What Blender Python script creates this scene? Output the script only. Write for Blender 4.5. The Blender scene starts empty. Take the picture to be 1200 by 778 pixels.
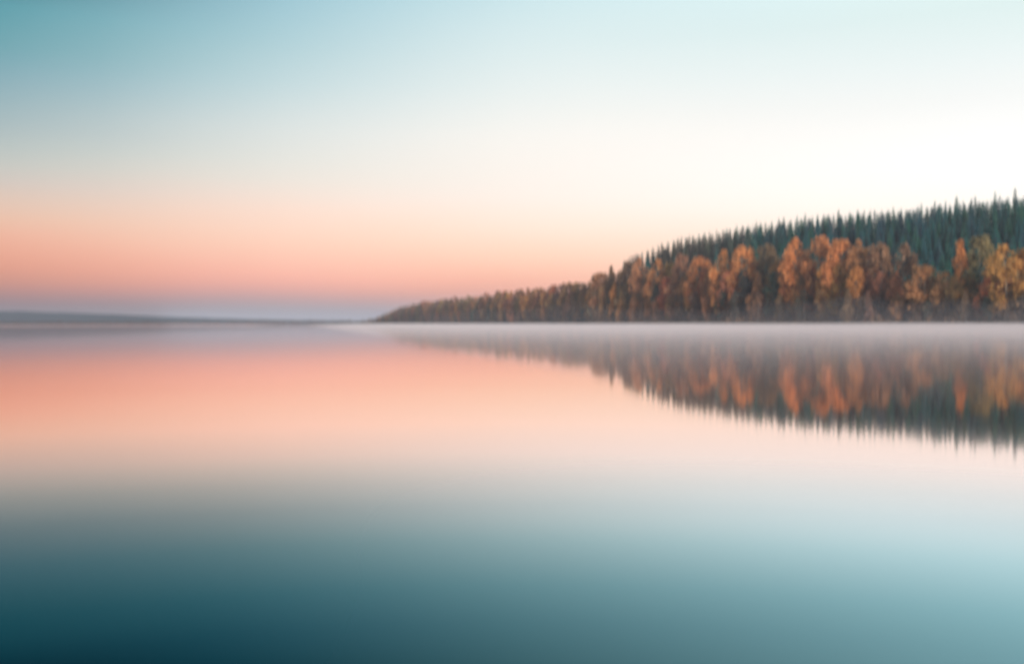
import bpy, bmesh, math, random
import numpy as np
from mathutils import Vector, Matrix

R = math.radians
sc = bpy.context.scene
col = sc.collection

# ------------------------------------------------------------------ camera
F = 1167.0            # focal length in pixels of a 1200 px wide frame
CAMH = 1.25
cam_d = bpy.data.cameras.new("camera")
cam = bpy.data.objects.new("camera", cam_d)
col.objects.link(cam)
cam_d.sensor_width = 36
cam_d.lens = 36 * F / 1200
cam_d.clip_start = 0.05
cam_d.clip_end = 30000
cam.location = (0, 0, CAMH)
PITCH, ROLL = 0.53, 0.205
cam.rotation_mode = 'QUATERNION'
cam.rotation_quaternion = (Matrix.Rotation(R(90 - PITCH), 4, 'X') @ Matrix.Rotation(R(-ROLL), 4, 'Z')).to_quaternion()
cam_d.dof.use_dof = True
cam_d.dof.focus_distance = 3.0
cam_d.dof.aperture_fstop = 35.0 / 18.0      # mm over mm: a small circle of confusion on everything far away
cam_d.dof.aperture_ratio = 2.0
sc.camera = cam

# ------------------------------------------------------------------ render settings
sc.render.engine = 'CYCLES'
sc.view_settings.view_transform = 'Standard'
sc.view_settings.look = 'None'
sc.view_settings.exposure = 0
sc.view_settings.gamma = 1
sc.cycles.use_denoising = True
sc.cycles.max_bounces = 8
sc.cycles.diffuse_bounces = 3
sc.cycles.glossy_bounces = 3
sc.cycles.transmission_bounces = 2
sc.cycles.transparent_max_bounces = 8
sc.cycles.volume_bounces = 2
sc.cycles.sample_clamp_indirect = 6


def lin(c):
    out = []
    for v in c:
        v = v / 255.0
        out.append(v / 12.92 if v <= 0.04045 else ((v + 0.055) / 1.055) ** 2.4)
    return out


# ------------------------------------------------------------------ sky
# colours of the twilight sky by height above the horizon, at four bearings
HAZE_D, HAZE_TOP, HAZE_LIGHT = 2.0e-4, 72, (0.27, 0.31, 0.38)


def sky_stops(px, rows, above):
    fx = math.hypot(F, px - 600)
    hy = 380.5 - 4.5 * px / 1200
    pts = []
    for y, c in rows:
        t, g, c = (hy - y) / fx, (c[3] if len(c) > 3 else 1.0), lin(c[:3])
        T = max(0.5, math.exp(-HAZE_D * min(9000, (HAZE_TOP - CAMH) / max(t, 1e-3))))     # the air in front of it adds its own light
        pts.append((t, [max(0.01, (v * g - (1 - T) * h) / T) for v, h in zip(c, HAZE_LIGHT)]))
    return sorted(pts + [(t, list(c)) for t, c in above], key=lambda p: p[0])


ABOVE = [(0.45, (0.10, 0.30, 0.38)), (0.7, (0.10, 0.28, 0.38)), (1.0, (0.12, 0.30, 0.42))]
SKY = [
    (-0.457, sky_stops(0, [(0, (72, 148, 160)), (50, (95, 156, 166)), (85, (120, 163, 175)), (125, (145, 173, 180)), (160, (166, 182, 184)),
                           (190, (186, 193, 188)), (215, (203, 193, 186)), (250, (228, 190, 168)), (280, (233, 172, 151)), (310, (220, 152, 134)),
                           (330, (192, 140, 132)), (345, (160, 133, 141)), (358, (130, 128, 142)), (375, (118, 128, 142))],
                       [(0.31, (0.01, 0.12, 0.16)), (0.5, (0.03, 0.14, 0.20)), (1.0, (0.1, 0.26, 0.38))])),
    (-0.249, sky_stops(300, [(0, (150, 196, 210)), (50, (170, 205, 213)), (100, (192, 216, 220)), (150, (217, 225, 223)), (200, (231, 228, 219)),
                             (240, (252, 222, 206)), (280, (254, 208, 186)), (320, (249, 181, 165)), (335, (232, 168, 158)), (350, (190, 155, 158)),
                             (365, (152, 155, 166)), (378, (146, 152, 164))],
                       [(0.36, (0.16, 0.40, 0.50)), (0.5, (0.10, 0.30, 0.42)), (1.0, (0.12, 0.28, 0.40))])),
    (0.0, sky_stops(600, [(0, (207, 232, 236)), (60, (225, 239, 239)), (110, (238, 243, 240)), (160, (252, 247, 240, 1.0)), (230, (254, 241, 231, 1.0)),
                          (270, (255, 230, 211, 1.0)), (300, (254, 212, 188)), (325, (249, 189, 168)), (345, (225, 165, 152)), (365, (175, 158, 165)), (378, (150, 155, 165))],
                       [(0.36, (0.55, 0.80, 0.88)), (0.5, (0.45, 0.7, 0.8)), (1.0, (0.2, 0.36, 0.46))])),
    (0.457, sky_stops(1200, [(0, (224, 242, 240, 1.0)), (60, (238, 247, 246, 1.0)), (110, (249, 250, 248, 1.0)), (180, (252, 251, 249, 1.1)), (230, (254, 250, 244, 1.1)),
                             (270, (255, 243, 230, 1.0)), (310, (254, 226, 204)), (345, (236, 190, 176)), (370, (180, 168, 176))],
                      [(0.36, (0.9, 1.1, 1.1)), (0.5, (0.75, 1.0, 1.1)), (1.0, (0.3, 0.5, 0.6))])),
]
SUN_AZ, SUN_EL = R(164), R(9)      # compass bearing from +Y, height: low behind the viewer's right shoulder
world = bpy.data.worlds.new("World")
sc.world = world
world.use_nodes = True
nt = world.node_tree
N, L = nt.nodes, nt.links
for n in list(N):
    N.remove(n)


def node(N, t, **kw):
    n = N.new(t)
    for k, v in kw.items():
        setattr(n, k, v)
    return n


def math_n(N, L, op, a, b=None, clamp=False):
    n = N.new('ShaderNodeMath')
    n.operation = op
    n.use_clamp = clamp
    for i, v in enumerate((a, b)):
        if v is None:
            continue
        if isinstance(v, (int, float)):
            n.inputs[i].default_value = v
        else:
            L.new(v, n.inputs[i])
    return n.outputs[0]


tc = N.new('ShaderNodeTexCoord')
sx = N.new('ShaderNodeSeparateXYZ')
L.new(tc.outputs['Generated'], sx.inputs[0])
X_, Y_, Z_ = sx.outputs
hor = math_n(N, L, 'SQRT', math_n(N, L, 'ADD', math_n(N, L, 'ADD', math_n(N, L, 'MULTIPLY', X_, X_), math_n(N, L, 'MULTIPLY', Y_, Y_)), 1e-6))
tan_el = math_n(N, L, 'DIVIDE', Z_, hor)
sin_az = math_n(N, L, 'DIVIDE', X_, hor)
# very faint uneven veil in the air so that the gradient is not perfectly even
nz = node(N, 'ShaderNodeTexNoise')
nz.inputs['Scale'].default_value = 2.2
nz.inputs['Detail'].default_value = 2
mp = N.new('ShaderNodeMapping')
mp.inputs['Scale'].default_value = (1, 1, 5)
L.new(tc.outputs['Generated'], mp.inputs[0])
L.new(mp.outputs[0], nz.inputs['Vector'])
wob = math_n(N, L, 'MULTIPLY', math_n(N, L, 'SUBTRACT', nz.outputs['Fac'], 0.5), 0.018)
fac = math_n(N, L, 'ADD', tan_el, wob, True)
ramps = []
pos = np.concatenate([np.linspace(0, 0.08, 9), np.linspace(0.095, 0.33, 16), [0.38, 0.45, 0.55, 0.7, 0.85, 1.0]])
fine = np.linspace(-0.1, 1.1, 2401)
ker = np.exp(-0.5 * (np.arange(-30, 31) / 11.0) ** 2)
ker /= ker.sum()
table = []
for s, stops in SKY:
    ts = np.array([p[0] for p in stops])
    cs = np.array([p[1] for p in stops])
    cols = []
    for k in range(3):
        row = np.convolve(np.interp(fine, ts, cs[:, k]), ker, 'same')
        cols.append(np.interp(pos, fine, row))
    table.append(cols)
table = np.array(table)                                   # bearing, channel, height
sg = np.linspace(-1, 1, 401)
ker2 = np.exp(-0.5 * (np.arange(-40, 41) / 13.0) ** 2)    # smooth from bearing to bearing too
ker2 /= ker2.sum()
grid = np.zeros((401, 3, len(pos)))
for k in range(3):
    for p in range(len(pos)):
        row = np.interp(sg, [a for a, b in SKY], table[:, k, p])
        grid[:, k, p] = np.convolve(np.pad(row, 40, 'edge'), ker2, 'valid')
for s in (-0.60, -0.46, -0.38, -0.30, -0.22, -0.14, -0.07, 0.0, 0.07, 0.14, 0.28, 0.44, 0.60):
    cr = N.new('ShaderNodeValToRGB')
    cr.color_ramp.interpolation = 'LINEAR'
    el = cr.color_ramp.elements
    while len(el) < len(pos):
        el.new(0.5)
    for i, e in enumerate(el):
        e.position = float(pos[i])
    q = grid[int(round((s + 1) * 200))]
    for i, e in enumerate(el):
        e.color = (float(q[0, i]) / 4, float(q[1, i]) / 4, float(q[2, i]) / 4, 1)
    L.new(fac, cr.inputs[0])
    ramps.append((s, cr.outputs['Color']))
cur = ramps[0][1]
for (s0, _), (s1, c1) in zip(ramps[:-1], ramps[1:]):
    mr = node(N, 'ShaderNodeMapRange', interpolation_type='LINEAR', clamp=True)
    L.new(sin_az, mr.inputs['Value'])
    mr.inputs['From Min'].default_value = s0
    mr.inputs['From Max'].default_value = s1
    mx = node(N, 'ShaderNodeMix', data_type='RGBA', blend_type='MIX')
    L.new(mr.outputs[0], mx.inputs[0])
    L.new(cur, mx.inputs[6])
    L.new(c1, mx.inputs[7])
    cur = mx.outputs[2]
sky = node(N, 'ShaderNodeTexSky', sky_type='NISHITA')
sky.sun_disc = False
sky.sun_elevation = SUN_EL
sky.sun_rotation = SUN_AZ
bg1 = N.new('ShaderNodeBackground')
L.new(cur, bg1.inputs['Color'])
bg1.inputs['Strength'].default_value = 3.92
bg2 = N.new('ShaderNodeBackground')
L.new(sky.outputs[0], bg2.inputs['Color'])
bg2.inputs['Strength'].default_value = 0.006
ad = N.new('ShaderNodeAddShader')
L.new(bg1.outputs[0], ad.inputs[0])
L.new(bg2.outputs[0], ad.inputs[1])
wo = N.new('ShaderNodeOutputWorld')
L.new(ad.outputs[0], wo.inputs['Surface'])

# ------------------------------------------------------------------ sun: the soft warm afterglow behind the viewer
sun_d = bpy.data.lights.new("sun", 'SUN')
sun_d.energy = 4.2
sun_d.angle = R(14)
sun_d.color = (1.0, 0.80, 0.66)
sun = bpy.data.objects.new("sun", sun_d)
col.objects.link(sun)
to_sun = Vector((math.sin(SUN_AZ) * math.cos(SUN_EL), math.cos(SUN_AZ) * math.cos(SUN_EL), math.sin(SUN_EL)))
sun.rotation_euler = to_sun.to_track_quat('Z', 'Y').to_euler()


# ------------------------------------------------------------------ helpers
def mesh_obj(name, verts, faces, mat, parent=None, smooth=False):
    me = bpy.data.meshes.new(name)
    verts = np.asarray(verts, dtype=np.float32)
    if isinstance(faces, np.ndarray):
        k = faces.shape[1]
        me.vertices.add(len(verts))
        me.vertices.foreach_set('co', verts.ravel())
        me.loops.add(faces.size)
        me.loops.foreach_set('vertex_index', faces.astype(np.int32).ravel())
        me.polygons.add(len(faces))
        me.polygons.foreach_set('loop_start', (np.arange(len(faces)) * k).astype(np.int32))
        me.polygons.foreach_set('loop_total', np.full(len(faces), k, np.int32))
        me.update(calc_edges=True)
        me.validate()
    else:
        me.from_pydata([tuple(map(float, v)) for v in verts], [], faces)
        me.update()
    if smooth:
        me.polygons.foreach_set('use_smooth', np.ones(len(me.polygons), bool))
    me.materials.append(mat)
    o = bpy.data.objects.new(name, me)
    col.objects.link(o)
    if parent:
        o.parent = parent
    return o


def new_mat(name):
    m = bpy.data.materials.new(name)
    m.use_nodes = True
    t = m.node_tree
    for n in list(t.nodes):
        t.nodes.remove(n)
    out = t.nodes.new('ShaderNodeOutputMaterial')
    return m, t.nodes, t.links, out


def leaf_material(name, base, dark, light, scale, trans=0.25, use_obj=True):
    """foliage: clumps of lighter and darker leaves; the hue of a single tree comes from its object colour"""
    m, N, L, out = new_mat(name)
    tc = N.new('ShaderNodeTexCoord')
    nz = N.new('ShaderNodeTexNoise')
    nz.inputs['Scale'].default_value = scale
    nz.inputs['Detail'].default_value = 4
    L.new(tc.outputs['Object'], nz.inputs['Vector'])
    cr = N.new('ShaderNodeValToRGB')
    cr.color_ramp.elements[0].position = 0.34
    cr.color_ramp.elements[0].color = (*dark, 1)
    cr.color_ramp.elements[1].position = 0.66
    cr.color_ramp.elements[1].color = (*light, 1)
    L.new(nz.outputs['Fac'], cr.inputs[0])
    mx = node(N, 'ShaderNodeMix', data_type='RGBA', blend_type='MULTIPLY')
    mx.inputs[0].default_value = 1
    L.new(cr.outputs[0], mx.inputs[6])
    if use_obj:
        oi = N.new('ShaderNodeObjectInfo')
        L.new(oi.outputs['Color'], mx.inputs[7])
    else:
        mx.inputs[7].default_value = (*base, 1)
    df = N.new('ShaderNodeBsdfDiffuse')
    tr = N.new('ShaderNodeBsdfTranslucent')
    ms = N.new('ShaderNodeMixShader')
    ms.inputs[0].default_value = trans
    L.new(mx.outputs[2], df.inputs['Color'])
    L.new(mx.outputs[2], tr.inputs['Color'])
    L.new(df.outputs[0], ms.inputs[1])
    L.new(tr.outputs[0], ms.inputs[2])
    L.new(ms.outputs[0], out.inputs['Surface'])
    return m


def plain_material(name, c0, c1, scale, rough=0.9):
    m, N, L, out = new_mat(name)
    tc = N.new('ShaderNodeTexCoord')
    nz = N.new('ShaderNodeTexNoise')
    nz.inputs['Scale'].default_value = scale
    nz.inputs['Detail'].default_value = 5
    L.new(tc.outputs['Object'], nz.inputs['Vector'])
    mx = node(N, 'ShaderNodeMix', data_type='RGBA')
    L.new(nz.outputs['Fac'], mx.inputs[0])
    mx.inputs[6].default_value = (*c0, 1)
    mx.inputs[7].default_value = (*c1, 1)
    b = N.new('ShaderNodeBsdfPrincipled')
    b.inputs['Roughness'].default_value = rough
    L.new(mx.outputs[2], b.inputs['Base Color'])
    L.new(b.outputs[0], out.inputs['Surface'])
    return m


M_AUTUMN = leaf_material('autumn_leaves', (1, 1, 1), (0.66, 0.64, 0.62), (1.28, 1.25, 1.18), 0.34)
M_NEEDLE = leaf_material('spruce_needles', (1, 1, 1), (0.6, 0.65, 0.65), (1.3, 1.25, 1.2), 0.5, 0.1)
M_NEEDLE_MASS = leaf_material('spruce_wood_needles', (0.044, 0.155, 0.165), (0.6, 0.65, 0.65), (1.3, 1.25, 1.2), 0.09, 0.1, False)
M_BRUSH = leaf_material('bank_brush', (0.20, 0.145, 0.11), (0.45, 0.5, 0.55), (1.7, 1.4, 1.1), 0.12, 0.2, False)
M_BARK = plain_material('pale_bark', (0.16, 0.14, 0.12), (0.42, 0.40, 0.36), 1.2)
M_BARK_DARK = plain_material('spruce_bark', (0.06, 0.045, 0.035), (0.13, 0.10, 0.08), 2.0)
M_LAND = plain_material('forest_floor', (0.02, 0.028, 0.022), (0.07, 0.05, 0.034), 0.15)
M_FARHILL = plain_material('far_hill_woods', (0.02, 0.05, 0.07), (0.04, 0.075, 0.095), 0.012)
M_FARWOOD = plain_material('far_shore_woods', (0.045, 0.04, 0.036), (0.10, 0.065, 0.045), 0.02)


# ------------------------------------------------------------------ layout read from the view: bearing (px) and depth (m)
def interp(tab):
    xs = [a for a, b in tab]
    ys = [b for a, b in tab]
    return lambda x: float(np.interp(x, xs, ys))


HOR = lambda x: 380.5 - 4.5 * x / 1200
SHORE = interp([(415, 1270), (440, 1180), (470, 1010), (500, 870), (550, 730), (600, 630), (700, 490), (850, 375), (1000, 310), (1200, 255), (1400, 215), (1750, 150), (2300, 90)])
SKYLINE = interp([(415, 375), (440, 371), (450, 366), (462, 359), (478, 353), (500, 348), (520, 347), (530, 343), (580, 338), (620, 332), (662, 328), (680, 323), (696, 317),
                  (716, 309), (738, 299), (753, 293), (776, 284), (794, 278.5), (814, 272.5), (840, 269), (863, 263.5), (886, 260), (907, 257), (943, 250.5),
                  (982, 246), (1028, 244), (1051, 242), (1080, 239), (1095, 236), (1120, 233), (1143, 231), (1165, 229), (1189, 226), (1215, 224), (1400, 222), (2300, 222)])
CREST = interp([(415, 14), (440, 18), (500, 35), (600, 55), (700, 75), (740, 90), (850, 135), (1000, 165), (1200, 195), (1500, 200), (2300, 200)])
TREEH = interp([(415, 3), (440, 5), (470, 11), (500, 15), (560, 17), (700, 16), (780, 15), (1200, 16), (2300, 16)])


def crest_z(x):
    Y = SHORE(x) + CREST(x)
    return max(0.4, CAMH + (HOR(x) - SKYLINE(x)) * Y / F - TREEH(x))


def terrain(x, s):
    zc, c = crest_z(x), CREST(x)
    if s < 0:
        return max(-2.0, 0.25 + s * 0.12)
    u = s / c
    if u <= 1:
        k = 0.22 * u + 0.78 * (3 * u * u - 2 * u ** 3)
        return 0.25 + (zc - 0.25) * k
    return zc - min(zc * 0.9 + 1, (u - 1) * zc * 0.12)


def place(x, Y):
    return (x - 600) * Y / F, Y


# ------------------------------------------------------------------ water
m, N, L, out = new_mat('lake_water')
geo = N.new('ShaderNodeNewGeometry')
dot = node(N, 'ShaderNodeVectorMath', operation='DOT_PRODUCT')
L.new(geo.outputs['Incoming'], dot.inputs[0])
L.new(geo.outputs['Normal'], dot.inputs[1])
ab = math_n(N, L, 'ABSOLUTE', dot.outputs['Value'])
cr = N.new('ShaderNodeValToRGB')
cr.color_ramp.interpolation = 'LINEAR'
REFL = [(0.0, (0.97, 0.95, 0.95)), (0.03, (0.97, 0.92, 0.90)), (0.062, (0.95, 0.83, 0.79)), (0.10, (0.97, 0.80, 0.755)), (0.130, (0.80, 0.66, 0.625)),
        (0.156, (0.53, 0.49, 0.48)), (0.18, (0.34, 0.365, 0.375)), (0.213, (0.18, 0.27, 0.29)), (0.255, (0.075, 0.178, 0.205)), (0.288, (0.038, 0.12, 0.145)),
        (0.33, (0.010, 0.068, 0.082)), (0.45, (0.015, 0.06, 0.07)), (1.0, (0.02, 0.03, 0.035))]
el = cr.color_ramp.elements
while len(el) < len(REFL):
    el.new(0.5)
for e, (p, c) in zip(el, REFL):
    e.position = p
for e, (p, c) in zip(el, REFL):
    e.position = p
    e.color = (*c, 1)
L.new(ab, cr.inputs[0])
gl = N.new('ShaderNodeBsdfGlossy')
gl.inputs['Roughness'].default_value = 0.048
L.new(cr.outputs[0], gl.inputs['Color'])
# a slow, very low swell left after the long exposure
tc = N.new('ShaderNodeTexCoord')
mp = N.new('ShaderNodeMapping')
mp.inputs['Scale'].default_value = (0.02, 0.10, 1)
L.new(tc.outputs['Object'], mp.inputs[0])
nz = N.new('ShaderNodeTexNoise')
nz.inputs['Scale'].default_value = 1.0
nz.inputs['Detail'].default_value = 3
L.new(mp.outputs[0], nz.inputs['Vector'])
bp = N.new('ShaderNodeBump')
bp.inputs['Strength'].default_value = 0.5
bp.inputs['Distance'].default_value = 0.006
L.new(nz.outputs['Fac'], bp.inputs['Height'])
L.new(bp.outputs[0], gl.inputs['Normal'])
# body colour of the water: dark and deep at the left, with extra light painted into the colour on the right-hand side
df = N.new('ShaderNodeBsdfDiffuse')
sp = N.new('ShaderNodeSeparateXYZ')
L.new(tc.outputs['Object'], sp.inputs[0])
lit_right = node(N, 'ShaderNodeMapRange', interpolation_type='SMOOTHSTEP')
L.new(math_n(N, L, 'ADD', sp.outputs['X'], math_n(N, L, 'MULTIPLY', sp.outputs['Y'], 0.35)), lit_right.inputs['Value'])
lit_right.inputs['From Min'].default_value = 0.0
lit_right.inputs['From Max'].default_value = 5.2
seen = node(N, 'ShaderNodeMapRange', interpolation_type='SMOOTHSTEP')      # fades the painted light out at grazing view angles
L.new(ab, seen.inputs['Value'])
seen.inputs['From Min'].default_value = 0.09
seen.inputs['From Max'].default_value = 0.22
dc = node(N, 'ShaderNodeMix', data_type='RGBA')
L.new(math_n(N, L, 'MULTIPLY', lit_right.outputs[0], seen.outputs[0]), dc.inputs[0])
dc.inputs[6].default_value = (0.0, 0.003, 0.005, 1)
lit_far = node(N, 'ShaderNodeMapRange', interpolation_type='SMOOTHSTEP')      # the painted light turns paler and less teal farther out
L.new(sp.outputs['Y'], lit_far.inputs['Value'])
lit_far.inputs['From Min'].default_value = 3.6
lit_far.inputs['From Max'].default_value = 6.8
lit_col = node(N, 'ShaderNodeMix', data_type='RGBA')
L.new(lit_far.outputs[0], lit_col.inputs[0])
lit_col.inputs[6].default_value = (0.46, 0.585, 0.575, 1)
lit_col.inputs[7].default_value = (0.78, 0.78, 0.74, 1)
L.new(lit_col.outputs[2], dc.inputs[7])
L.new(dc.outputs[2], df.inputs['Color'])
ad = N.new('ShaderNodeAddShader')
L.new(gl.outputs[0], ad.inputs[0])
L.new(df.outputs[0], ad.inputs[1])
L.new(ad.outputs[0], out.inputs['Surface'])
M_WATER = m
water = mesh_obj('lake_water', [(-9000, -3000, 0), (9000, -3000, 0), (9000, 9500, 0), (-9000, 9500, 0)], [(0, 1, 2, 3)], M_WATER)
water['kind'] = 'structure'

# ------------------------------------------------------------------ wooded point (terrain)
xs = list(range(400, 1300, 6)) + list(range(1300, 2301, 25))
ss = [-18, -8, -3, 0, 2, 5, 9, 14, 20, 27, 35, 45, 56, 68, 82, 97, 113, 130, 148, 166, 185, 205, 240, 300, 380]
rnd = random.Random(3)
V, Fc = [], []
for x in xs:
    for s in ss:
        endk = max(0.0, min(1.0, (x - 404) / 30.0))
        s2 = s if s < 0 else s * (0.15 + 0.85 * endk)
        X, Y = place(x, SHORE(max(x, 415)) + s2)
        z = terrain(max(x, 415), s)
        if s > 4:
            z += rnd.uniform(-0.25, 0.25)
        z = z * endk - 2.0 * (1 - endk)
        V.append((X, Y, z))
n = len(ss)
for i in range(len(xs) - 1):
    for j in range(n - 1):
        a = i * n + j
        Fc.append((a, a + n, a + n + 1, a + 1))
land = mesh_obj('wooded_point_ground', V, Fc, M_LAND, smooth=True)
land['kind'] = 'structure'

# far land across the lake: a low blue ridge running down to the right
rnd = random.Random(8)
ridge_top = interp([(-900, 352), (-300, 356), (0, 364.5), (60, 366), (120, 368.5), (200, 371.5), (300, 374.5), (420, 377), (520, 378), (700, 379)])
V, Fc = [], []
xs = list(range(-900, 720, 5))
for x in xs:
    Yr = 2300
    hz = max(1.0, (HOR(x) - ridge_top(x)) * Yr / F) + 1.5 * math.sin(x * 0.11) + rnd.uniform(-1.2, 1.2)
    for dy, k in ((-450, -0.02), (-300, 0.35), (-130, 0.75), (0, 1.0), (300, 0.9), (800, 0.5)):
        X, Y = place(x, Yr)
        V.append((X, Y + dy, hz * k + (rnd.uniform(-1, 1) if 0 < k < 1 else 0)))
for i in range(len(xs) - 1):
    for j in range(5):
        a = i * 6 + j
        Fc.append((a, a + 6, a + 7, a + 1))
hills = mesh_obj('far_hills', V, Fc, M_FARHILL, smooth=True)
hills['kind'] = 'structure'
# low shore in front of it
V, Fc = [], []
xs = list(range(-900, 560, 12))
for x in xs:
    for dy, z in ((0, -0.5), (25, 1.0), (300, 2.2), (900, 3.0)):
        X, Y = place(x, 1700)
        V.append((X, Y + dy, z))
for i in range(len(xs) - 1):
    for j in range(3):
        a = i * 4 + j
        Fc.append((a, a + 4, a + 5, a + 1))
fs = mesh_obj('far_shore_ground', V, Fc, M_LAND)
fs['kind'] = 'structure'


# ------------------------------------------------------------------ leaves and trees
def leaf_quads(rng, centres, size, squash=1.0, up=None):
    """one small rhombic leaf clump per centre, at a random tilt"""
    n = len(centres)
    a = rng.normal(size=(n, 3))
    a /= np.linalg.norm(a, axis=1)[:, None]
    b = rng.normal(size=(n, 3))
    b -= (b * a).sum(1)[:, None] * a
    b /= np.linalg.norm(b, axis=1)[:, None]
    s = (size * rng.uniform(0.6, 1.4, n))[:, None]
    a = a * s
    b = b * s * 0.7
    v = np.stack([centres + a, centres + b, centres - a, centres - b], 1).reshape(-1, 3)
    f = np.arange(4 * n).reshape(-1, 4)
    return v, f


def tube(path, radii, sides=6):
    V, Fc = [], []
    for i, (p, r) in enumerate(zip(path, radii)):
        p = Vector(p)
        d = Vector(path[min(i + 1, len(path) - 1)]) - Vector(path[max(i - 1, 0)])
        d.normalize()
        u = d.orthogonal().normalized()
        w = d.cross(u)
        for k in range(sides):
            an = 2 * math.pi * k / sides
            V.append(p + u * (math.cos(an) * r) + w * (math.sin(an) * r))
    for i in range(len(path) - 1):
        for k in range(sides):
            a, b = i * sides + k, i * sides + (k + 1) % sides
            Fc.append((a, b, b + sides, a + sides))
    Fc.append(tuple(range((len(path) - 1) * sides, len(path) * sides)))
    return [tuple(v) for v in V], Fc


def join(parts):
    V, Fc = [], []
    for v, f in parts:
        o = len(V)
        V += v
        Fc += [tuple(i + o for i in q) for q in f]
    return V, Fc


def broadleaf(seed, kind):
    """trunk and crown of a 1-unit-high (scaled x20 m) broadleaved tree, crown 1 unit wide = its width; built at 20 m x 8 m"""
    rng = np.random.default_rng(seed)
    rd = random.Random(seed)
    H = 20.0
    W = 4.0                                   # crown radius
    prof = {'column': [(0.10, .35), (.2, .75), (.4, .95), (.65, 1.0), (.85, .72), (1.0, .12)],
            'round': [(0.12, .45), (.25, .85), (.5, 1.0), (.75, .95), (.92, .6), (1.0, .2)],
            'cone': [(0.06, .6), (.2, .98), (.4, .9), (.65, .6), (.85, .3), (1.0, .06)],
            'loose': [(0.18, .3), (.35, .7), (.6, 1.0), (.8, .85), (.95, .5), (1.0, .2)]}[kind]
    ph, pr = zip(*prof)
    # trunk and limbs
    lean = rd.uniform(-.6, .6), rd.uniform(-.6, .6)
    tp = [(lean[0] * k * k, lean[1] * k * k, H * 0.93 * k - 0.6) for k in (0, .2, .4, .6, .8, 1)]
    parts = [tube(tp, [.26, .21, .17, .12, .08, .03])]
    clumps = []
    for i in range(26 if kind != 'loose' else 22):
        k = rd.uniform(ph[0] + .02, .97)
        rad = float(np.interp(k, ph, pr)) * W
        az = rd.uniform(0, 2 * math.pi)
        rr = rad * rd.uniform(.35, .95)
        c = Vector((lean[0] * k * k + math.cos(az) * rr, lean[1] * k * k + math.sin(az) * rr, H * k))
        clumps.append((c, rd.uniform(.9, 1.7) * (0.65 + .35 * rad / W)))
        if i % 2 == 0:
            b = Vector((lean[0] * k * k, lean[1] * k * k, max(1.0, H * k - rr * .9)))
            parts.append(tube([b, b.lerp(c, .5) + Vector((0, 0, -.2)), c], [.08, .05, .02], 4))
    # top tuft
    clumps.append((Vector((lean[0], lean[1], H * .96)), .9))
    pts = []
    for c, r in clumps:
        n = int(95 * (r / 1.2) ** 2)
        d = rng.normal(size=(n, 3))
        d /= np.linalg.norm(d, axis=1)[:, None]
        q = d * (r * rng.uniform(.45, 1.05, n)[:, None]) * np.array([1, 1, 1.25])
        pts.append(q + np.array(c))
    # scattered filling leaves
    n = 700
    k = rng.uniform(ph[0], 1, n)
    rad = np.interp(k, ph, pr) * W * np.sqrt(rng.uniform(0, 1, n)) * rng.uniform(.8, 1.08, n)
    az = rng.uniform(0, 2 * math.pi, n)
    pts.append(np.stack([lean[0] * k * k + np.cos(az) * rad, lean[1] * k * k + np.sin(az) * rad, H * k], 1))
    pts = np.concatenate(pts)
    pts = pts[pts[:, 2] < H * 1.01]
    v, f = leaf_quads(rng, pts, 0.30)
    tv, tf = join(parts)
    return (tv, tf), (v, f)


def conifer(seed, dens=1.0, H=15.0, W=1.9):
    rng = np.random.default_rng(seed)
    rd = random.Random(seed)
    quads = []
    z = H * 0.10
    while z < H * 0.985:
        k = (z - H * .1) / (H * .9)
        r = W * (1 - k) ** 0.66 * rd.uniform(.8, 1.1) + .12
        nb = max(4, int((9 - 4 * k) * dens))
        off = rd.uniform(0, 6.3)
        for i in range(nb):
            if rd.random() < .08:
                continue
            a = off + 2 * math.pi * i / nb + rd.uniform(-.25, .25)
            rr = r * rd.uniform(.7, 1.15)
            d = Vector((math.cos(a), math.sin(a), 0))
            s = Vector((-d.y, d.x, 0))
            w = rr * rd.uniform(.28, .42) + .08
            base = Vector((0, 0, z + .1 * rr))
            mid = d * rr * .55 + Vector((0, 0, z - .12 * rr))
            tip = d * rr + Vector((0, 0, z - rd.uniform(.25, .5) * rr))
            quads.append((base, mid + s * w, tip, mid - s * w))
            droop = Vector((0, 0, -.45 * w - .12))
            quads.append((mid + s * w * .1, tip + droop * .2, tip + droop, mid + droop * 1.5))
        z += (0.62 - 0.25 * k) / max(.6, dens)
    quads.append((Vector((-.07, 0, H * .93)), Vector((0, .07, H * .93)), Vector((.07, 0, H * .93)), Vector((0, 0, H * 1.015))))
    v = np.array([p[:] for q in quads for p in q])
    v += rng.normal(scale=.03, size=v.shape)
    f = np.arange(len(v)).reshape(-1, 4)
    return tube([(0, 0, -.8), (0, 0, H * .5), (0, 0, H * .97)], [.17, .10, .02], 5), (v, f)


def tree_proto(name, tr, crn, leaf, bark, category):
    e = bpy.data.objects.new(name, None)
    col.objects.link(e)
    e['category'] = category
    mesh_obj('trunk', tr[0], tr[1], bark, e)
    mesh_obj('crown', crn[0], crn[1], leaf, e)
    return e


def put(proto, used, x, Y, z, sxy, sz, rot, color, label, group=None):
    """a copy of a tree (its trunk and crown too), or the first one itself"""
    if proto in used:
        t = proto.copy()
        col.objects.link(t)
        for ch in list(proto.children):
            c = ch.copy()
            col.objects.link(c)
            c.parent = t
    else:
        t = proto
        used.add(proto)
    X, Yw = place(x, Y)
    t.location = (X, Yw, z)
    t.scale = (sxy, sxy, sz)
    t.rotation_euler = (R(1.3) * math.sin(rot * 5), R(1.3) * math.cos(rot * 7), rot)
    for c in t.children:
        if c.name.startswith('crown'):
            c.color = (*color, 1)
    t['label'] = label
    if group:
        t['group'] = group
    elif 'group' in t:
        del t['group']
    return t


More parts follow.
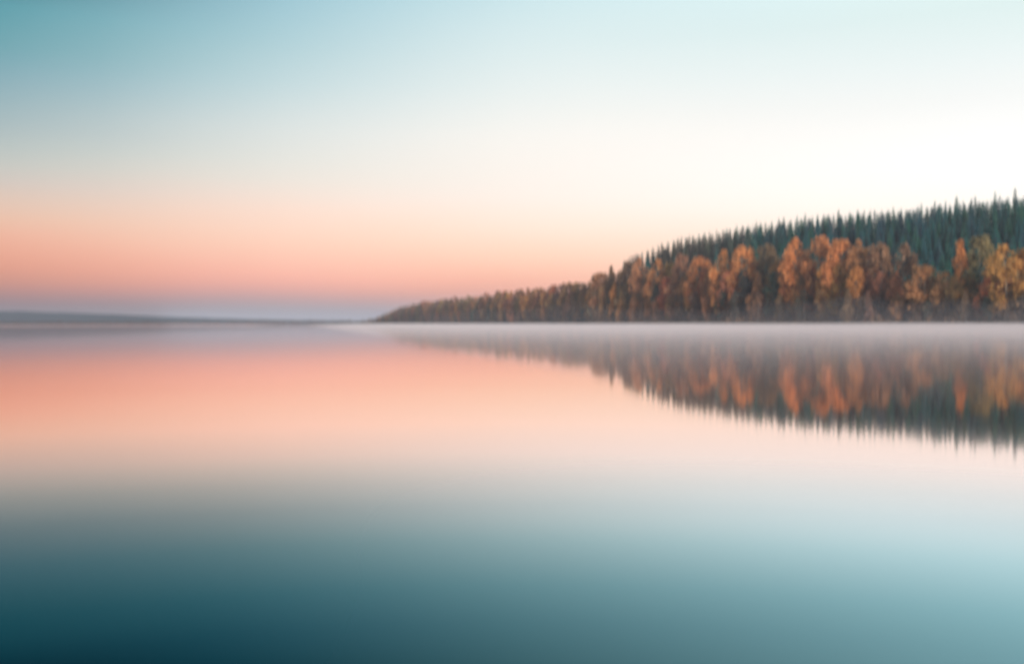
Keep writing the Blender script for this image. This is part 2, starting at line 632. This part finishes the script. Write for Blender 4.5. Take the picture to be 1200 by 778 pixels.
used = set()
B = {}
for kind, nvar in (('column', 3), ('round', 3), ('cone', 2), ('loose', 2)):
    for i in range(nvar):
        tr, crn = broadleaf(100 + len(B) * 7 + i, kind)
        B.setdefault(kind, []).append(tree_proto('broadleaf_tree', tr, crn, M_AUTUMN, M_BARK, 'tree'))
SPR = []
for i in range(6):
    tr, crn = conifer(500 + i, 1.0, 15.0, (1.7, 2.1, 1.5, 1.9, 2.3, 1.6)[i])
    SPR.append(tree_proto('spruce_tree', tr, crn, M_NEEDLE, M_BARK_DARK, 'tree'))

ORANGE = (0.6, 0.28, 0.122)
BRIGHT = (0.7, 0.31, 0.13)
RUST = (0.48, 0.25, 0.13)
BROWN = (0.36, 0.215, 0.13)
OLIVE = (0.27, 0.215, 0.12)
GOLD = (0.6, 0.32, 0.12)
DULL = (0.26, 0.18, 0.125)
DARK = (0.11, 0.125, 0.1)
TEAL = (0.044, 0.155, 0.165)

rnd = random.Random(21)
sky_px = np.zeros(1700)          # painter's record: how high the nearer trees already reach, per pixel column (height above the horizon)
rec = []                         # candidates for later copying


def cover(x, Y, z, height, halfw, shape, write=True):
    """visible area in px of a tree behind what is already there"""
    top = (z + height - CAMH) * F / Y
    hw = max(1.0, halfw * F / Y)
    a = 0
    for c in range(int(x - hw), int(x + hw) + 1):
        if c < 0 or c >= 1700:
            continue
        u = min(1, abs(c - x) / hw)
        t = top - (top - (z - CAMH) * F / Y) * (u ** (1.0 if shape == 'spire' else 2.5)) * (.9 if shape == 'spire' else .5)
        if c <= 1200:
            a += max(0, t - sky_px[c])
        if write:
            sky_px[c] = max(sky_px[c], t - 1)
    return a


# --- the trees that stand out in the shore belt, read one by one: x, top y, crown width px, shape, colour, depth behind the shore, label
FEATURE = [
    (703, 320, 24, 'round', RUST, 10, 'rust brown tree where the shore belt starts to rise'),
    (717, 311, 15, 'cone', BROWN, 16, 'thin brown tree poking above its neighbours on the rising treeline'),
    (736, 306, 20, 'loose', DULL, 12, 'dull grey brown tree in front of the lowest end of the conifers'),
    (752, 302, 22, 'column', RUST, 10, 'soft orange column shaped tree left of a wider orange one'),
    (769, 304, 22, 'column', ORANGE, 9, 'orange tree below the left end of the conifer skyline'),
    (797, 298, 20, 'loose', BROWN, 14, 'faded brown orange tree between two orange crowns'),
    (820, 302, 27, 'round', ORANGE, 10, 'rounded orange tree left of the brightest pair of crowns'),
    (848, 293, 24, 'column', BRIGHT, 11, 'bright orange tree, left one of the bright pair'),
    (871, 289, 26, 'round', BRIGHT, 13, 'bright orange tree, right one of the bright pair'),
    (902, 286, 28, 'loose', DULL, 18, 'dull olive brown tree between two groups of orange crowns'),
    (934, 279, 30, 'column', BRIGHT, 10, 'tall vivid orange tree at left of the broad orange mass'),
    (961, 277, 30, 'round', ORANGE, 13, 'tall orange tree in the middle of the broad orange mass'),
    (985, 281, 28, 'round', ORANGE, 12, 'orange tree at right of the broad orange mass'),
    (1006, 281, 24, 'column', RUST, 14, 'reddish brown tree beside the broad orange mass'),
    (1034, 285, 28, 'loose', BROWN, 15, 'faded grey brown tree, left one of the dull pair'),
    (1057, 285, 24, 'loose', DULL, 16, 'darker brown tree, right one of the dull pair beside the dark gap'),
    (1084, 311, 32, 'round', RUST, 6, 'low wide russet tree in front of the dark conifer gap'),
    (1108, 318, 22, 'round', RUST, 6, 'small russet tree at the foot of the tall narrow orange one'),
    (1127, 281, 25, 'cone', ORANGE, 9, 'tall narrow orange tree at the right side of the dark gap'),
    (1150, 277, 32, 'round', OLIVE, 15, 'grey green olive tree with a rounded top among orange ones'),
    (1180, 287, 36, 'column', GOLD, 7, 'wide golden orange tree close to the right edge'),
    (1207, 290, 34, 'round', GOLD, 13, 'golden olive tree cut off by the right edge'),
]
FX = [f[0] for f in FEATURE]
canopy = interp([(415, 375), (440, 371), (470, 358), (500, 350), (560, 342), (620, 334), (690, 322), (703, 320), (736, 308), (770, 306), (797, 303), (848, 298), (880, 294),
                 (902, 292), (934, 285), (985, 287), (1010, 290), (1060, 294), (1068, 316), (1112, 322), (1124, 296), (1150, 288), (1180, 292), (1300, 290), (1500, 285)])


def tree_from_px(x, s, ytop):
    Y = SHORE(x) + s
    z = terrain(x, s)
    top = CAMH + (HOR(x) - ytop) * Y / F
    return Y, z, top - z


n_b = 0
for (x, yt, w, shp, colr, s, lab) in FEATURE:
    Y, z, h = tree_from_px(x, s, yt)
    p = rnd.choice(B[shp])
    width = w * Y / F * 1.35
    put(p, used, x, Y, z - .1, width / 8.0, h / 20.0, rnd.uniform(0, 6.28), [c * rnd.uniform(.94, 1.06) for c in colr], lab)
    n_b += 1
    cover(x, Y, z, h, width / 2, 'round')

ZONES = [(0, 520, 'on the low far tip of the point'), (520, 700, 'along the middle stretch of the far shore'),
         (700, 900, 'between the rust tree and the bright orange pair'), (900, 1080, 'under the broad orange mass'), (1080, 3000, 'in the last stretch of shore at the right')]


def zone(x):
    for a, b, t in ZONES:
        if a <= x < b:
            return t


def colour_pick(x):
    u = rnd.random()
    if x < 560:
        return (DULL, 'dim brown') if u < .5 else (BROWN, 'muted brown') if u < .8 else (RUST, 'muted rust')
    if x < 700:
        return (RUST, 'muted rust') if u < .35 else (BROWN, 'muted brown') if u < .7 else (DULL, 'dim brown') if u < .85 else (ORANGE, 'soft orange')
    return (RUST, 'muted rust') if u < .42 else (BROWN, 'muted brown') if u < .57 else (DULL, 'dim brown') if u < .65 else (ORANGE, 'soft orange') if u < .95 else (DARK, 'dark green brown')


# lower trees of the shore belt: a front row of small ones, then filling rows up to the canopy line
rows = [(3, .50, 'small', 11.5, .0), (8, .80, 'middle height', 8.0, .0), (16, .95, 'full grown', 6.3, .1)]
for s0, frac, size, pitch, _ in rows:
    x = 428.0
    while x < 1222:
        Y = SHORE(x)
        # distance along the bank for one px step
        e = 2.0
        xa, ya = place(x, Y)
        xb, yb = place(x + e, SHORE(x + e))
        perpx = math.hypot(xb - xa, yb - ya) / e
        step = pitch * (1.0 + max(0, 620 - x) / 260) / perpx
        x += step * rnd.uniform(.75, 1.25)
        s = s0 * (1 if x > 480 else .6) + rnd.uniform(-1.5, 2.5)
        ct = canopy(x) + rnd.uniform(0, 3.0) * (1 if x > 600 else .5)
        Y, z, hfull = tree_from_px(x, s, ct)
        h = hfull * frac * rnd.uniform(.86, 1.0)
        if h < 1.2:
            continue
        if size == 'full grown' and x > 745 and min(abs(x - a) for a in FX) < 7:
            continue
        h = max(h, 2.0)
        shp = rnd.choice(['round', 'column', 'loose', 'cone'] if size != 'small' else ['round', 'cone', 'column'])
        wd = min(8.5, max(2.8, h * rnd.uniform(.36, .5)))
        c, word = colour_pick(x)
        if size == 'small':
            c, word = rnd.choice([(DARK, 'dark green brown'), (DULL, 'dim brown'), (BROWN, 'muted brown'), (DULL, 'dim brown'), (RUST, 'muted rust')])
        rec.append((x, Y, z, h, wd, shp, c, word, size))
rec.sort(key=lambda r: r[1])
for (x, Y, z, h, wd, shp, c, word, size) in rec:
    if n_b >= 298:
        break
    p = rnd.choice(B[shp])
    cover(x, Y, z, h, wd / 2, 'round')
    lab = f'{size} {word} tree {zone(x)}'
    put(p, used, x, Y, z - .1, wd / 8.0, h / 20.0, rnd.uniform(0, 6.28), [k * rnd.uniform(.85, 1.15) for k in c], lab, f'{size} {word} trees {zone(x)}')
    n_b += 1
print('broadleaf trees', n_b, 'wanted', len(rec) + len(FEATURE))

# --- conifers on the hill
cand = []
SPIKES = [(1189, 220), (1165, 224), (1143, 229), (1120, 229), (1095, 234.5), (1080, 238), (982, 245), (943, 250), (840, 269), (776, 284)]
for x, yt in SPIKES:
    s = CREST(x) * .96
    Y, z, h = tree_from_px(x, s, yt)
    cand.append([x, Y, z, h, 2.0, 'crest'])
x = 727.0
while x < 1290:                       # the skyline row
    Y = SHORE(x) + CREST(x)
    x += F / Y * (3.0 if x > 900 else 2.5) * rnd.uniform(.65, 1.35)
    if min(abs(x - a) for a, _ in SPIKES) < 4:
        continue
    s = CREST(x) * rnd.uniform(.9, 1.03)
    yt = SKYLINE(x) + rnd.choice([0, 1, 2, 3, 3, 4, 4, 5, 7]) * rnd.uniform(.5, 1) * min(1, .3 + (x - 727) / 350) - .5
    Y, z, h = tree_from_px(x, s, yt)
    cand.append([x, Y, z, max(6, h), rnd.uniform(1.7, 2.3), 'crest'])
x = 735.0
while x < 1290:                       # the row just below it closes the gaps
    Y = SHORE(x) + CREST(x)
    x += F / Y * 2.9 * rnd.uniform(.7, 1.3)
    s = CREST(x) * rnd.uniform(.84, .92)
    Y, z, h = tree_from_px(x, s, SKYLINE(x) + rnd.uniform(4, 7.5) * min(1, .4 + (x - 727) / 350))
    cand.append([x, Y, z, max(6, h), rnd.uniform(1.9, 2.5), 'slope'])
smin = 27
for k in range(30):
    s0 = smin + 8.0 * k
    x = 735.0
    while x < 1290:
        Y = SHORE(x) + s0
        x += F / Y * 5.2 * rnd.uniform(.7, 1.3)
        s = s0 + rnd.uniform(-3.5, 3.5)
        if s > CREST(x) * .97 or s < smin:
            continue
        Y = SHORE(x) + s
        z = terrain(x, s)
        h = rnd.uniform(10.5, 16)
        lim = CAMH + (HOR(x) - SKYLINE(x) - 5) * Y / F - z
        h = min(h, lim)
        if h < 4:
            continue
        cand.append([x, Y, z, h, rnd.uniform(2.0, 2.7), 'slope'])
cand.sort(key=lambda c: c[1])
for c in cand:
    c.append(cover(c[0], c[1], c[2], c[3], c[4], 'spire'))
order = sorted(range(len(cand)), key=lambda i: -cand[i][6])
keep = set(i for i in order[:298] if cand[i][6] > 2)
crest_kept = sorted([i for i in keep if cand[i][5] == 'crest' and cand[i][0] < 1198], key=lambda i: -cand[i][0])
ordw = ['rightmost', 'second', 'third', 'fourth', 'fifth', 'sixth', 'seventh', 'eighth', 'ninth', 'tenth', 'eleventh', 'twelfth', 'thirteenth', 'fourteenth']
ord_lab = {}
for k, i in enumerate(crest_kept[:14]):
    ord_lab[i] = ('rightmost spruce spire standing on the hill skyline' if k == 0 else f'{ordw[k]} spruce spire from the right edge along the hill skyline')
mass = []
for i, (x, Y, z, h, w, kind, area) in enumerate(cand):
    if i in keep:
        p = rnd.choice(SPR)
        c = [v * rnd.uniform(.8, 1.25) for v in TEAL]
        if kind == 'crest' or x < 880:
            k = max(0.15, min(1, (960 - x) / 150))          # the spruces at the lower end are browner
            c = [c[0] + (.13 - c[0]) * k * .8, c[1] + (.11 - c[1]) * k * .8, c[2] + (.085 - c[2]) * k * .8]
        part = 'left' if x < 880 else 'middle' if x < 1050 else 'right'
        if i in ord_lab:
            put(p, used, x, Y, z - .1, w / 1.9, h / 15.0, rnd.uniform(0, 6.28), c, ord_lab[i])
        else:
            if kind == 'crest':
                g = (f'spruce spires on the {part} part of the hill skyline', f'dark spruce spire on the {part} part of the hill skyline')
            else:
                g = (f'spruces on the {part} part of the slope', f'{"brownish" if part == "left" else "teal"} green spruce on the {part} part of the slope above orange trees')
            put(p, used, x, Y, z - .1, w / 1.9, h / 15.0, rnd.uniform(0, 6.28), c, g[1], g[0])
    elif area > 0 or rnd.random() < .5:
        mass.append((x, Y, z, h, w))
print('conifers', len(cand), 'kept', len(keep), 'mass', len(mass))
small = [conifer(800 + i, .8) for i in range(4)]
VV, FF, o = [], [], 0
for (x, Y, z, h, w) in mass:
    v, f = rnd.choice(small)[1]
    a = rnd.uniform(0, 6.28)
    Rm = np.array([[math.cos(a), -math.sin(a), 0], [math.sin(a), math.cos(a), 0], [0, 0, 1]])
    X, Yw = place(x, Y)
    VV.append((v * np.array([w / 1.9, w / 1.9, h / 15.0])) @ Rm.T + np.array([X, Yw, z]))
    FF.append(f + o)
    o += len(v)
wood = mesh_obj('spruce_wood', np.concatenate(VV), np.concatenate(FF), M_NEEDLE_MASS)
wood['kind'] = 'stuff'
wood['label'] = 'dense teal green spruce wood filling the hillside'

# --- brush along the bank
rng = np.random.default_rng(5)
pts = []
x = 420.0
while x < 1320:
    Y = SHORE(x)
    xa, ya = place(x, Y)
    xb, yb = place(x + 2, SHORE(x + 2))
    perpx = math.hypot(xb - xa, yb - ya) / 2
    x += 1.6 * (1 + max(0, 700 - x) / 200) / perpx * rnd.uniform(.6, 1.4)
    s = rnd.uniform(-.5, 7)
    X, Yw = place(x, SHORE(x) + s)
    h = rnd.uniform(.8, 3.2) * (1 if x > 470 else .7)
    n = int(34 * h)
    q = rng.normal(size=(n, 3)) * np.array([.9, .9, h * .35]) + np.array([X, Yw, terrain(x, s) + h * .5])
    pts.append(q)
pts = np.concatenate(pts)
pts[:, 2] = np.maximum(pts[:, 2], .05)
v, f = leaf_quads(rng, pts, .30)
brush = mesh_obj('bank_brush', v, f, M_BRUSH)
brush['kind'] = 'stuff'
brush['label'] = 'dark low brush along the foot of the trees at the waterline'

# --- undergrowth of the belt, so that one does not see daylight between the stems
pts = []
for _ in range(5200):
    x = rnd.uniform(432, 1300)
    s = rnd.uniform(4, 34) * (1 if x > 520 else .5)
    Y = SHORE(x) + s
    X, Yw = place(x, Y)
    hmax = min(7.5, TREEH(x) * .5)
    q = rng.normal(size=(16, 3)) * .8 + np.array([X, Yw, terrain(x, s) + rnd.uniform(.5, hmax)])
    pts.append(q)
pts = np.concatenate(pts)
v, f = leaf_quads(rng, pts, .42)
und = mesh_obj('forest_undergrowth', v, f, M_BRUSH)
und['kind'] = 'stuff'
und['label'] = 'dim tangled undergrowth between the stems of the shore belt'

# --- far-off woods on the opposite shore, one soft dark line
VV, FF, o = [], [], 0
for k in range(1500):
    x = rnd.uniform(-800, 470)
    Y = 1700 + 40 + rnd.uniform(0, 160)
    X, Yw = place(x, Y)
    hh = rnd.uniform(3.5, 6.0)
    n = 16
    q = rng.normal(size=(n, 3)) * np.array([2.2, 2.2, hh * .26]) + np.array([X, Yw, 1.0 + hh * .5])
    q[:, 2] = np.maximum(q[:, 2], .4)
    v, f = leaf_quads(rng, q, 1.2)
    VV.append(v)
    FF.append(f + o)
    o += len(v)
fw = mesh_obj('far_shore_woods', np.concatenate(VV), np.concatenate(FF), M_FARWOOD)
fw['kind'] = 'stuff'
fw['label'] = 'thin dark line of woods along the opposite shore at the left'


# ------------------------------------------------------------------ air and mist
def volume_material(name, colour, density, aniso=0.0):
    m, N, L, out = new_mat(name)
    pv = N.new('ShaderNodeVolumePrincipled')
    pv.inputs['Color'].default_value = (*colour, 1)
    pv.inputs['Density'].default_value = density
    pv.inputs['Anisotropy'].default_value = aniso
    L.new(pv.outputs[0], out.inputs['Volume'])
    return m


def prism(name, poly, z0, z1, mat):
    if sum(poly[i - 1][0] * poly[i][1] - poly[i][0] * poly[i - 1][1] for i in range(len(poly))) < 0:
        poly = poly[::-1]
    n = len(poly)
    V = [(a, b, z0) for a, b in poly] + [(a, b, z1) for a, b in poly]
    Fc = [tuple(reversed(range(n))), tuple(range(n, 2 * n))] + [(i, (i + 1) % n, n + (i + 1) % n, n + i) for i in range(n)]
    o = mesh_obj(name, V, Fc, mat)
    o['kind'] = 'stuff'
    return o


haze = prism('haze', [(-9500, -3500), (9500, -3500), (9500, 10000), (-9500, 10000)], -3.5, HAZE_TOP, volume_material('haze_air', (0.64, 0.62, 0.72), HAZE_D))
# the layer of mist on the water: thin, with an uneven billowing top, thinning out towards the left
from mathutils import noise as mnoise
left_edge = interp([(24, 2), (980, -210), (1160, -205)])
right_edge = interp([(24, 230), (190, 300), (300, 200), (430, 140), (650, 60), (1160, -110)])
ys = [24 * (1160 / 24) ** (k / 110) for k in range(111)]
NC = 60
V, Fc = [], []
for layer in (0, 1):
    for k, y in enumerate(ys):
        for c in range(NC + 1):
            X = left_edge(y) + (right_edge(y) - left_edge(y)) * c / NC
            if layer == 0:
                z = -0.5
            else:
                nn = mnoise.noise(Vector((X * .035, y * .012, 3.1))) + .5 * mnoise.noise(Vector((X * .11, y * .03, 9.7)))
                z = 0.88 + 0.17 * nn
            if layer == 1:
                u = min(1, (X - left_edge(y)) / max(3, .07 * y))
                z *= .03 + .97 * u * u * (3 - 2 * u)
            V.append((X, y, z))
W1 = NC + 1
S = len(ys) * W1
for k in range(len(ys) - 1):
    for c in range(NC):
        a = k * W1 + c
        Fc.append((a, a + W1, a + W1 + 1, a + 1))
        Fc.append((S + a, S + a + 1, S + a + W1 + 1, S + a + W1))
    for c, o in ((0, 0), (NC, 1)):
        a, b = k * W1 + c, (k + 1) * W1 + c
        Fc.append((a, S + a, S + b, b) if o == 0 else (b, S + b, S + a, a))
for c in range(NC):
    Fc.append((c + 1, S + c + 1, S + c, c))
    a = (len(ys) - 1) * W1 + c
    Fc.append((a, S + a, S + a + 1, a + 1))


def recalc(o):
    bm = bmesh.new()
    bm.from_mesh(o.data)
    bmesh.ops.recalc_face_normals(bm, faces=bm.faces)
    bm.to_mesh(o.data)
    bm.free()


mist = mesh_obj('lake_mist', V, Fc, volume_material('mist_air', (0.90, 0.75, 0.755), 0.0088))
mist['kind'] = 'stuff'
recalc(mist)

far_mist = prism('far_mist', [(-125, 480), (-255, 1050), (-330, 1600), (-1200, 1600), (-460, 480)], -0.5, 0.85,
                 volume_material('far_mist_air', (0.88, 0.64, 0.66), 0.0010))

# thin mist standing against the foot of the trees: a long low bank with a rounded, uneven top
rnd = random.Random(77)
V, Fc = [], []
xs = list(range(455, 1500, 10))
for i, x in enumerate(xs):
    hh = (6.6 + 1.2 * math.sin(x * .021) + .8 * math.sin(x * .057 + 1)) * min(1, (x - 445) / 60) * (1 + max(0, 750 - x) / 300)
    for u in range(9):
        s = -46 + 44 * u / 8
        X, Y = place(x, SHORE(x) + s * min(1, (x - 435) / 80))
        V.append((X, Y, 0.9 + hh * math.sin(math.pi * u / 8) ** 1.5 if 0 < u < 8 else 0.9))
n = len(xs)
for i in range(n - 1):
    for u in range(8):
        a = i * 9 + u
        Fc.append((a, a + 9, a + 10, a + 1))
    Fc.append((i * 9 + 8, (i + 1) * 9 + 8, (i + 1) * 9, i * 9))
Fc.append(tuple(range(8, -1, -1))[::-1])
Fc.append(tuple(range((n - 1) * 9, n * 9))[::-1])
sm = mesh_obj('shore_mist', V, Fc, volume_material('shore_mist_air', (0.95, 0.88, 0.95), 0.0026))
recalc(sm)
sm['kind'] = 'stuff'
